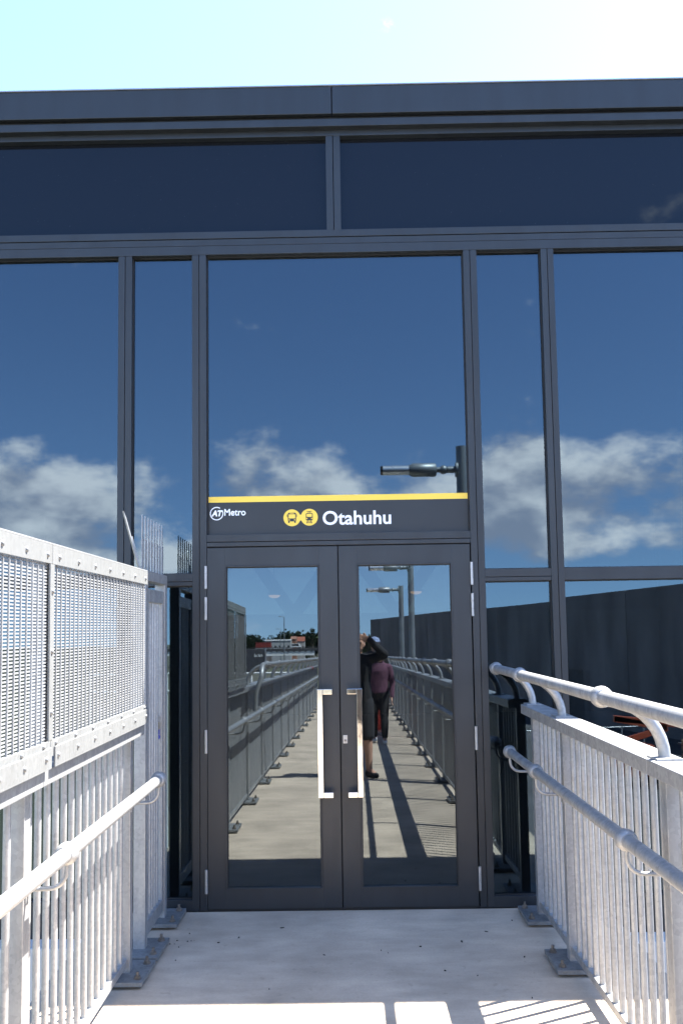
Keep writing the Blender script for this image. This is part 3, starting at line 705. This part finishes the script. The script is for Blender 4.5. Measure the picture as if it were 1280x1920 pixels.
def person(label, base, H, heading, J, top, bot, shoe, hair, hairlong=False, sleeves='long', shorts=False, capmat=None, extra=None):
    t = thing('person', label, 'person', base, 'people on the walkway')
    c, s_ = math.cos(heading), math.sin(heading); k = H/1.75; B = Vector(base)
    def T(p, loc=1):
        p = Vector(p)*k; q = Vector((p.x*c-p.y*s_, p.x*s_+p.y*c, p.z)); return q+B if loc else q
    P = lambda n: J[n]
    body = MB(); capT = lambda m, a, b, ra, rb: cap(m, T(a), T(b), ra*k, rb*k)
    hip = Vector(J['hip']); neck = Vector(J['neck']); head = Vector(J['head'])
    def torso(m, g):
        mid = hip.lerp(neck, 0.45); chest = hip.lerp(neck, 0.74)
        keys = ((0.0, 0.165, 0.115), (0.4, 0.150, 0.106), (0.74, 0.172, 0.118), (0.92, 0.125, 0.085))
        for q in range(15):
            t_ = 0.92*q/14
            for (t0, a0, b0), (t1, a1, b1) in zip(keys[:-1], keys[1:]):
                if t0 <= t_ <= t1+1e-6: f_ = (t_-t0)/(t1-t0); rx, ry = a0+(a1-a0)*f_, b0+(b1-b0)*f_
            ell(m, hip.lerp(neck, t_), rx+g, ry+g, 0.085+g*0.5)
    def ell(m, p, rx, ry, rz):
        vs0 = len(m.v); m.ball((0, 0, 0), 1, 16, 10, rx, ry, rz)
        for i in range(vs0, len(m.v)): m.v[i] = T(Vector(m.v[i])+Vector(p))
    def arm(m, sd, g, parts=('u', 'f')):
        a, b, w = P(sd+'sh'), P(sd+'el'), P(sd+'wr')
        if 'u' in parts: capT(m, a, b, 0.052+g, 0.042+g)
        if 'f' in parts: capT(m, b, w, 0.041+g, 0.028+g)
    def leg(m, sd, g, upto=1.0, calf=True):
        a, b, w = Vector(P(sd+'hp')), Vector(P(sd+'kn')), Vector(P(sd+'an'))
        capT(m, a, b, 0.088+g, 0.058+g)
        if calf: capT(m, b, b.lerp(w, 0.35), 0.055+g, 0.056+g); capT(m, b.lerp(w, 0.35), b.lerp(w, upto), 0.056+g, (0.038 if upto > .9 else 0.05)+g)
    torso(body, 0); capT(body, hip.lerp(neck, 0.92), head-Vector((0, 0, 0.06)), 0.058, 0.052)
    for sd in 'lr':
        arm(body, sd, 0); leg(body, sd, 0)
        hd = Vector(P(sd+'wr'))-Vector(P(sd+'el'))
        hand(body, P(sd+'wr'), P(sd+'hd') if sd+'hd' in J else hd, P(sd+'hs') if sd+'hs' in J else (0, 1, 0), 0.6, lambda p, loc=1: T(p, loc))
        a = Vector(P(sd+'an')); capT(body, a, a+Vector(P('toe'+sd))*0.12-Vector((0, 0, 0.045)), 0.038, 0.03)
    # head with face
    fd = Vector(J['face']).normalized(); sd_ = Vector((-fd.y, fd.x, 0)).normalized(); upv = Vector((0, 0, 1))
    def hb(off, r, sx=1, sy=1, sz=1):
        vs0 = len(body.v); body.ball((0, 0, 0), r, 12, 8, sx, sy, sz)
        for i in range(vs0, len(body.v)):
            q = body.v[i]; body.v[i] = T(head+fd*(off[0]+q.y)+sd_*(off[1]+q.x)+upv*(off[2]+q.z))
    hb((0, 0, 0.01), 0.098, 0.80, 1.0, 1.15); hb((0.028, 0, -0.055), 0.062, 0.9, 1.0, 1.0)
    hb((0.100, 0, -0.018), 0.018, 0.8, 1.1, 1.5)
    for e in (-1, 1): hb((0, e*0.08, -0.008), 0.024, 0.4, 0.8, 1.3)
    hb((0.085, 0, -0.062), 0.014, 1.8, 0.8, 0.7)
    remesh(body, 'body', 'skin', t, 0.0085, 3)
    eyes = MB()
    for e in (-1, 1): eyes.ball(T(head+fd*0.088+sd_*e*0.032+upv*0.012), 0.011*k, 10, 6)
    eyes.build('eyes', 'hair_dark', t)
    # clothes
    sh = MB(); torso(sh, 0.016)
    capT(sh, hip.lerp(neck, 0.9), neck, 0.08, 0.062)
    for sd in 'lr':
        arm(sh, sd, 0.014, ('u', 'f') if sleeves == 'long' else ('u',)); capT(sh, hip.lerp(neck, 0.84), P(sd+'sh'), 0.085, 0.068)
    remesh(sh, 'top', top, t, 0.015, 5)
    pn = MB(); ell(pn, hip-Vector((0, 0, 0.0)), 0.178, 0.128, 0.12)
    for sd in 'lr':
        if shorts:
            a, b = Vector(P(sd+'hp')), Vector(P(sd+'kn')); capT(pn, a, b+(a-b)*0.04, 0.104, 0.088)
        else: leg(pn, sd, 0.019, 0.93)
    remesh(pn, 'trousers' if not shorts else 'shorts', bot, t, 0.015, 5)
    for sd in 'lr':
        f = MB(); a = Vector(P(sd+'an')); td = Vector(P('toe'+sd)).normalized()
        capT(f, a-Vector((0, 0, 0.035)), a-td*0.02-Vector((0, 0, 0.055)), 0.05, 0.046); capT(f, a-Vector((0, 0, 0.045)), a+td*0.15-Vector((0, 0, 0.062)), 0.048, 0.036)
        remesh(f, 'shoe', shoe, t, 0.012, 4)
    hr = MB()
    def hh(off, r, sx, sy, sz):
        vs0 = len(hr.v); hr.ball((0, 0, 0), r, 14, 8, sx, sy, sz)
        for i in range(vs0, len(hr.v)):
            q = hr.v[i]; hr.v[i] = T(head+fd*(off[0]+q.y)+sd_*(off[1]+q.x)+upv*(off[2]+q.z))
    hh((-0.018, 0, 0.045), 0.10, 0.90, 1.0, 0.92); hh((-0.045, 0, -0.01), 0.075, 1.0, 0.8, 1.1)
    remesh(hr, 'hair', hair, t, 0.012, 4)
    if capmat:
        hr.v, hr.f, hr.sm = [], [], []
        hh((-0.006, 0, 0.072), 0.108, 0.88, 1.02, 0.72); hh((0.11, 0, 0.055), 0.07, 1.1, 1.0, 0.16)
        remesh(hr, 'cap', capmat, t, 0.010, 3)
    return t, T
# photographer at the camera, black long sleeves, dark shorts
pb = W(0.03, 5.68, 0.0)
PJ = dict(hip=(0.02, 0, 0.94), neck=(0.02, 0.03, 1.46), head=(0.035, 0.055, 1.605), face=(0, 1, 0.0),
    rsh=(0.20, 0.03, 1.43), rel=(0.355, 0.10, 1.475), rwr=(0.165, 0.16, 1.655), lsh=(-0.17, 0.03, 1.39), lel=(-0.24, 0.14, 1.16), lwr=(-0.07, 0.16, 1.50),
    rhd=(-0.75, 0.35, 0.25), rhs=(0, 0.3, 1), lhd=(0.5, 0.3, 0.6), lhs=(-0.3, 0, 0.8),
    rhp=(0.115, 0, 0.90), rkn=(0.135, 0.02, 0.49), ran=(0.145, -0.02, 0.092), lhp=(-0.075, 0, 0.90), lkn=(-0.10, 0.02, 0.49), lan=(-0.11, -0.02, 0.092),
    toer=(0.55, 0.8, 0), toel=(-0.3, 0.9, 0))
ph, _ = person('person in black top and dark shorts holding up a camera, mirrored behind the door handle', pb, 1.75, 0, PJ, 'cloth_black', 'cloth_shorts', 'shoe_black', 'hair_dark', shorts=True)
ck = thing('camera_body', 'black camera held up in the hands of the person in shorts', 'camera', (0, -5.52, 1.55))
MB().box(-0.065, 0.065, -5.515, -5.475, 1.545, 1.635).build('body', 'plastic_black', ck, 0.008)
MB().tube([(0.0, -5.476, 1.592), (0.0, -5.445, 1.592)], 0.032, 18).build('lens', 'plastic_black', ck)
# person in purple, facing the doors, head turned
J2 = dict(hip=(0, 0, 0.94), neck=(0.01, 0.02, 1.46), head=(0.03, 0.05, 1.605), face=(0.85, 0.5, -0.05),
    rsh=(0.195, 0.0, 1.385), rel=(0.255, -0.02, 1.10), rwr=(0.245, 0.07, 0.84), lsh=(-0.175, 0.0, 1.385), lel=(-0.235, -0.02, 1.11), lwr=(-0.22, 0.08, 0.85),
    rhp=(0.09, 0, 0.90), rkn=(0.10, 0.06, 0.49), ran=(0.105, 0.10, 0.09), lhp=(-0.09, 0, 0.90), lkn=(-0.10, -0.01, 0.49), lan=(-0.105, -0.12, 0.10),
    toer=(0.1, 1, 0), toel=(-0.1, 1, 0))
person('person in purple long sleeved top and black trousers, mirrored in the door with the lock', W(0.42, 10.0, 0), 1.59, 0.12, J2, 'cloth_purple', 'cloth_black', 'shoe_white', 'hair_grey')
J3 = dict(J2); J3.update(face=(0.2, 1, 0), rwr=(0.25, 0.02, 0.82), ran=(0.105, -0.05, 0.09), lan=(-0.105, 0.08, 0.09))
person('person in red trousers and pale blue cap standing behind the purple top', W(0.36, 11.4, 0), 1.80, -0.1, J3, 'cloth_black', 'cloth_red', 'shoe_grey', 'hair_dark', capmat='cap_blue')

# ------------------------------------------------------------------ warehouse, yard and machine (mirrored on the right)
def seg(a, b, t): return Vector(a).lerp(Vector(b), t)
A0 = Vector((23.3, -30.0, 0)); A1 = Vector((2.87, -124.6, 0))       # foot line of the long wall
wd = (A1-A0).normalized(); wnm = Vector((wd.y, -wd.x, 0)); wnm = wnm if wnm.x < 0 else -wnm
wh = thing('warehouse', 'long shaded tilt slab concrete warehouse mirrored beyond the railing', 'warehouse', (A0.x, A0.y, -4.5))
def wallbox(name, mat, s0, s1, d0, d1, z0, z1, par=wh, bevel=0):
    m = MB()
    def TT(a, b, z): p = A0+wd*a-wnm*b; return Vector((p.x, p.y, z))
    m.box(s0, s1, d0, d1, z0, z1, T=TT); return m.build(name, mat, par, bevel)
Lw = (A1-A0).length; Wt = 4.60
npan = 19; s0 = -8.0
edges = [s0+(Lw-s0)*i/npan for i in range(npan+1)]
doors_ = {2: (1.2, 4.2), 4: (0.9, 3.9), 7: (1, 4)}
for i in range(npan):
    a, b = edges[i]+0.015, edges[i+1]-0.015; top = Wt+(0.22 if i < 4 else 0)
    off = 0.03*(i % 2)
    if i in doors_:
        p, q = doors_[i]
        wallbox('wall_panel', 'slab_wall', a, b, off, 0.3, -0.8, top); wallbox('wall_panel', 'slab_wall', a, a+p-0.02, off, 0.3, -4.5, -0.8); wallbox('wall_panel', 'slab_wall', a+q, b, off, 0.3, -4.5, -0.8)
        wallbox('roller_door', 'dark_steel', a+p-0.02, a+q, 0.2, 0.3, -4.5, -0.8)
    else: wallbox('wall_panel', 'slab_wall', a, b, off, 0.3, -4.5, top)
wallbox('roof', 'dark_steel', s0, Lw, 0.3, 30, 4.0, 4.3); wallbox('far_wall', 'slab_wall', s0, Lw, 29.7, 30, -4.5, 4.0)
wallbox('end_wall', 'slab_wall', s0, s0+0.3, 0.31, 29.6, -4.5, 4.0); wallbox('end_wall', 'slab_wall', Lw-0.3, Lw, 0.31, 29.6, -4.5, 4.6)
# boom lift
bl = thing('boom_lift', 'orange wheeled boom lift parked in the yard below the railing', 'machine', (11.3, -32.5, -4.485))
bxx0, byy0, gz = 11.3, -32.5, -4.485
MB().box(bxx0-1.5, bxx0+1.5, byy0-0.8, byy0+0.8, gz+0.45, gz+1.0).build('chassis', 'orange_paint', bl, 0.04)
for i in (-1, 1):
    for j in (-1, 1):
        w_ = MB().tube([(bxx0+i*1.0, byy0+j*0.75, gz+0.45), (bxx0+i*1.0, byy0+j*1.05, gz+0.45)], 0.45, 18).build('wheel', 'rubber', bl)
        MB().tube([(bxx0+i*1.0, byy0+j*1.0, gz+0.45), (bxx0+i*1.0, byy0+j*1.07, gz+0.45)], 0.2, 12).build('hub', 'white_paint', w_)
MB().box(bxx0-1.2, bxx0+0.9, byy0-0.6, byy0+0.6, gz+1.0, gz+1.7).build('turret', 'orange_paint', bl, 0.05)
for p, q in (((-1.0, 1.6), (1.6, 2.35)), ((1.6, 2.35), (-0.6, 2.75)), ((-0.6, 2.75), (2.3, 2.45))):
    a, b = Vector((bxx0+p[0], byy0, gz+p[1])), Vector((bxx0+q[0], byy0, gz+q[1])); d = (b-a)
    MB().obox((a+b)/2, d/2, (0, 0.13, 0), Vector((0, 1, 0)).cross(d.normalized())*0.13).build('boom', 'orange_paint', bl, 0.02)
MB().box(bxx0+2.2, bxx0+2.9, byy0-0.5, byy0+0.5, gz+1.6, gz+1.68).build('basket', 'dark_steel', bl)
for i, (px_, py_) in enumerate(((13.9, -31.0), (15.2, -31.8))):
    tp = thing('timber_stack', ('stack of pale timber boards lying right beside the orange lift', 'stack of pale timber boards beyond the one by the lift')[i], 'timber stack', (px_, py_, -4.485), 'timber stacks in the yard')
    for r_ in range(7):
        for q in range(4): MB().box(px_-0.48+q*0.245, px_-0.25+q*0.245, py_-1.3, py_+1.3, -4.485+r_*0.27+0.02, -4.485+r_*0.27+0.25).build('board', 'timber', tp)
tf = thing('site_fence', 'light metal temporary fence standing in front of the warehouse', 'fence', (12.5, -36.5, -4.485))
fp = MB().tube([(0, 0, 0), (0, 0, 2.0)], 0.035, 8).mesh('fence_post', 'hinge_steel')
for i in range(7): link('fence_post', fp, tf, (8.0+1.1*i, -36.2-0.25*i, -4.49))
for z in (0.4, 1.95): MB().tube([(8.0, -36.2, -4.485+z), (14.6, -37.7, -4.485+z)], 0.025, 8).build('fence_rail', 'hinge_steel', tf)

# ------------------------------------------------------------------ far side behind the walkway (mirrored on the left)
def tree(x, y, h, w, label, mat, seed, pine=False):
    rg = random.Random(seed); z0 = -9.52
    t = thing('tree', label, 'tree', (x, y, -9.5), 'trees beyond the road bridge')
    m = MB().tube([(x, y, z0), (x+0.1, y, z0+h*0.35), (x, y, z0+h*(0.95 if pine else 0.6))], [0.035*h, 0.026*h, 0.008*h], 8)
    for i in range(6):
        a = rg.random()*6.28; zz = z0+h*(0.3+0.05*i); m.tube([(x, y, zz), (x+math.cos(a)*w*0.35, y+math.sin(a)*w*0.35, zz+h*0.22)], [0.012*h, 0.004*h], 6)
    m.build('trunk', 'bark', t)
    c = MB()
    clumps = []
    for i in range(26):
        if pine: f = rg.random(); zz = h*(0.2+0.8*f); rad = w*0.5*(1-f)*1.0+0.1; a = rg.random()*6.28; clumps.append((math.cos(a)*rad*rg.random(), math.sin(a)*rad*rg.random(), zz, w*0.22))
        else:
            a = rg.random()*6.28; rr_ = math.sqrt(rg.random())*w*0.42; zz = h*(0.33+0.52*rg.random()**0.8); clumps.append((math.cos(a)*rr_, math.sin(a)*rr_, zz, w*(0.13+0.1*rg.random())))
    for cx_, cy_, cz_, cr in clumps:
        for q in range(46):
            d = Vector((rg.gauss(0, 1), rg.gauss(0, 1), rg.gauss(0, 1))).normalized()*cr*(0.5+0.6*rg.random())
            p = Vector((x+cx_, y+cy_, z0+cz_))+d*Vector((1, 1, 0.8)).length/1.62
            e1 = Vector((rg.gauss(0, 1), rg.gauss(0, 1), rg.gauss(0, 1))).normalized()*w*0.045; e2 = e1.orthogonal().normalized()*w*0.03
            c.add([p-e1, p-e2, p+e1, p+e2], [(0, 1, 2, 3)])
    c.build('crown', mat, t)
def rp(px, d): return (px-657)/1700*d, -(d-5.41)
GZ = -9.5
tl = [('round dark tree left of the long white shed', 470, 600, 14.6, 20), ('wide dark tree behind the red container', 486, 620, 14.2, 22), ('olive tree behind the end of the white shed', 500, 580, 13.6, 15),
      ('low tree rising over the white shed', 528, 640, 14.9, 20), ('broad leafy tree beside the brick house', 549, 600, 16.6, 26), ('tree behind the orange roofed house', 566, 660, 16.4, 24),
      ('dark spreading tree under the tall pine', 580, 590, 16.4, 20), ('tree standing at the end of the warehouse', 689, 380, 16.2, 11), ('small tree near the warehouse end', 680, 430, 14.0, 14), ('dense tree between the pine and the people', 602, 600, 16.0, 24),
      ('tree far off past the edge of the mesh screen', 452, 580, 15.6, 18), ('tree behind the bridge abutment', 625, 590, 15.0, 24)]
for i, (lb, px_, d, h, w) in enumerate(tl):
    x, y = rp(px_, d); tree(x, y, h, w, lb, 'leaf_dark' if i % 2 == 0 else 'leaf_mid', 11+i)
x, y = rp(586, 560); tree(x, y, 19.2, 7.0, 'tall narrow pine tree on the skyline', 'leaf_dark', 77, True)
# road bridge with parapet and van
rb = thing('road_bridge', 'road bridge with pale concrete girder crossing behind the walkway', 'bridge', (-40, -394, GZ))
y0 = -394.0
bx('girder', 'white_paint', rb, -90, -15.8, y0-0.6, y0+0.0, -4.3, -2.3, 0.03)
bx('bridge_deck', 'asphalt', rb, -90, -14, y0-11, y0-0.61, -2.9, -1.2)
bx('far_girder', 'white_paint', rb, -90, -15.8, y0-11.6, y0-11.01, -4.3, -1.9)
bx('deck_edge', 'dark_steel', rb, -90, -14, y0-0.6, y0+0.25, -2.295, -1.75)
bx('parapet_rail', 'dark_steel', rb, -90, -14, y0-0.25, y0-0.05, -0.75, -0.55)
pp_ = bx('parapet_post', 'dark_steel', rb, -90, -89.7, y0-0.24, y0-0.06, -1.75, -0.75)
for i in range(1, 38):
    o = link('parapet_post', pp_.data, rb); o.location = (i*2.0, 0, 0)
gp = bx('girder_bracket', 'dark_steel', rb, -90, -89.3, y0+0.005, y0+0.22, -2.75, -2.296)
for i in range(1, 30):
    o = link('girder_bracket', gp.data, rb); o.location = (i*2.5, 0, 0)
bx('abutment', 'slab_wall', rb, -14, 30, y0-11.6, y0+0.5, GZ, -0.8); bx('pier', 'slab_wall', rb, -62, -60, y0-10, y0-1.5, GZ, -4.31)
def vehicle(x, y, z, L, H, mat, label):
    t = thing('van', label, 'van', (x, y, z)); w = 1.8
    prof = [(-L/2, 0.35), (L/2, 0.35), (L/2, 0.95), (L/2-0.35, 1.1), (L/2-1.1, H), (-L/2+0.1, H), (-L/2, 1.0)]
    MB().prism(prof, lambda a, b, d: (x+a, y+d, z+b), -w/2, w/2).build('body', mat, t, 0.05)
    for sd in (-1, 1):
        MB().prism([(-L/2+0.25, 1.05), (L/2-0.75, 1.05), (L/2-1.15, H-0.15), (-L/2+0.25, H-0.15)], lambda a, b, d: (x+a, y+sd*(w/2+0.004)+d, z+b), -0.003, 0.003).build('window', 'window_dark', t)
        for i in (-1, 1):
            wl_ = MB().tube([(x+i*L*0.3, y+sd*0.72, z+0.33), (x+i*L*0.3, y+sd*0.92, z+0.33)], 0.33, 16).build('wheel', 'rubber', t)
            MB().tube([(x+i*L*0.3, y+sd*0.9, z+0.33), (x+i*L*0.3, y+sd*0.925, z+0.33)], 0.19, 12).build('rim', 'hinge_steel', wl_)
    return t
vehicle(-23.9, -397.5, -1.2, 4.4, 2.1, 'white_paint', 'white van driving over the road bridge')
def shed(name, label, cat, px0, px1, d, zt_, mat, roofm, depth=14, zroof=0.5, nwin=6):
    x0, y = rp(px0, d); x1, _ = rp(px1, d)
    t = thing(name, label, cat, ((x0+x1)/2, y, GZ))
    MB().box(x0, x1, y-depth, y, GZ-0.02, zt_).build('wall', mat, t)
    MB().prism([(y+0.3, zt_), (y-depth-0.3, zt_), (y-depth/2, zt_+zroof)], lambda a, b, d_: (d_, a, b), x0-0.2, x1+0.2).build('roof', roofm, t)
    for i in range(nwin):
        a = x0+(x1-x0)*(i+0.3)/nwin; bx('window', 'window_dark', t, a, a+(x1-x0)/nwin*0.4, y-0.05, y+0.03, zt_-4.4, zt_-3.0)
shed('long_shed', 'long low white shed under the skyline trees', 'shed', 497, 546, 540, 2.6, 'pale_wall', 'pale_wall', zroof=0.7)
shed('brick_house', 'brick house beside the orange roofed house', 'house', 546, 556, 550, 3.4, 'brick', 'brick', 10, 1.6, 2)
shed('tiled_house', 'house with bright orange roof near the tall pine', 'house', 557, 571, 560, 2.0, 'pale_wall', 'roof_orange', 12, 2.8, 3)
x0, y = rp(480, 420); x1, _ = rp(509, 420)
rc_ = thing('shipping_container', 'red shipping container beside the road bridge', 'container', ((x0+x1)/2, y, -0.9))
cm = MB(); nC = 26
for i in range(nC):
    a = x0+(x1-x0)*i/nC; cm.box(a, a+(x1-x0)/nC, y-2.4, y+(0.0 if i % 2 else 0.06), -0.9, 1.6)
cm.build('ribbed_body', 'red_steel', rc_); MB().box(x0-0.05, x1+0.05, y-2.45, y+0.1, 1.6, 1.75).build('top_frame', 'red_steel', rc_)
bx('stand', 'slab_wall', rc_, x0-0.3, x1+0.3, y-2.6, y+0.3, GZ, -0.9)
for px_, d, top, lb in ((534, 380, 12.0, 'taller street light pole rising over the road bridge'), (527, 450, 7.9, 'shorter street light pole farther along the road')):
    x, y = rp(px_, d); t = thing('street_light', lb, 'street light', (x, y, GZ), 'street lights along the road')
    MB().tube([(x, y, GZ-0.02), (x, y, top)], [0.26, 0.16], 10).build('pole', 'pole_grey', t)
    MB().tube([(x, y, top-0.02), (x-0.5, y, top+0.3), (x-1.4, y, top+0.34)], 0.1, 8).build('arm', 'pole_grey', t)
    MB().box(x-2.3, x-1.3, y-0.25, y+0.25, top+0.22, top+0.5).build('lantern', 'pole_grey', t, 0.03)
hb_ = thing('signboard', 'dark signboard with two small white words behind the walkway', 'signboard', (-6.6, -54, GZ))
bx('board', 'dark_steel', hb_, -9.5, -5.62, -54.1, -54.0, -0.3, 1.12)
for x in (-9.0, -5.56): MB().tube([(x, -54.1, GZ), (x, -54.1, 1.25)], 0.06, 10).build('post', 'hinge_steel', hb_)
wd_ = MB(); q = -6.27                     # the words are too small to read: only strokes show
for i, (w_, h_) in enumerate(((0.05, 0.22), (0.05, 0.16), (0.05, 0.16), (0.0, 0), (0.05, 0.22), (0.05, 0.16), (0.05, 0.16), (0.05, 0.16), (0.05, 0.16))):
    if h_: wd_.box(q, q+w_*0.7, -53.998, -53.985, 0.67, 0.67+h_)
    q += w_+0.012 if h_ else 0.06
wd_.build('lettering', 'white_paint', hb_)
gr_ = thing('guard_rail', 'low white painted barrier rail on posts behind the railing', 'barrier', (-4, -34, GZ))
for z in (0.22, -0.55): MB().tube([(-12, -36, z), (-1.7, -34.6, z+0.05)], 0.04, 8).build('rail', 'white_paint', gr_)
for i in range(6): MB().tube([(-12+1.9*i, -36+0.26*i, GZ-0.02), (-12+1.9*i, -36+0.26*i, 0.24)], 0.05, 8).build('post', 'white_paint', gr_)
rt_ = thing('red_tag', 'red warning tape tied round the railing bars far along the walkway', 'tape', W(-0.9, 17.0, 1.2))
MB().tube([W(-0.873, 17.0, 1.392), W(-0.873, 17.25, 1.392)], 0.034, 12).build('upper_band', 'red_tape', rt_)
MB().box(-1.145, -1.005, 17.0, 17.25, 1.128, 1.190, T=W).build('lower_band', 'red_tape', rt_)

# ------------------------------------------------------------------ litter on the deck
rg = random.Random(3)
lt = MB()
def fleck(u, v, L, wd0, ang):
    c_, s_ = math.cos(ang), math.sin(ang)
    pts = [(-L, 0), (-L*0.3, wd0), (L*0.5, wd0*0.8), (L, 0.1*wd0), (L*0.3, -wd0), (-L*0.5, -wd0*0.7)]
    lt.prism(pts, lambda a, b, d: W(u+a*c_-b*s_, v+a*s_+b*c_, d), -0.001, 0.0025+rg.random()*0.004)
for u, v, L in ((0.55, 0.55, 0.022), (0.83, 0.78, 0.012), (0.70, 0.40, 0.018), (0.33, 0.62, 0.010), (0.87, 0.22, 0.015), (-0.40, 0.30, 0.02), (-0.62, 0.45, 0.015), (-0.16, 0.72, 0.013), (0.42, 0.95, 0.01)): fleck(u, v, L*0.6, L*0.2, rg.random()*6)
for i in range(12): fleck(rg.uniform(-0.98, 0.95), rg.uniform(0.06, 2.2)**1.0, 0.002+0.005*rg.random()**2, 0.002, rg.random()*6)
for i in range(9): fleck(-0.97+0.12*rg.random(), rg.uniform(0.35, 0.8), 0.0015+0.002*rg.random(), 0.002, rg.random()*6)
o = lt.build('leaf_litter', 'speck'); o['kind'] = 'stuff'; o['label'] = 'scattered bits of dry leaf and grit on the concrete deck'; o['category'] = 'litter'
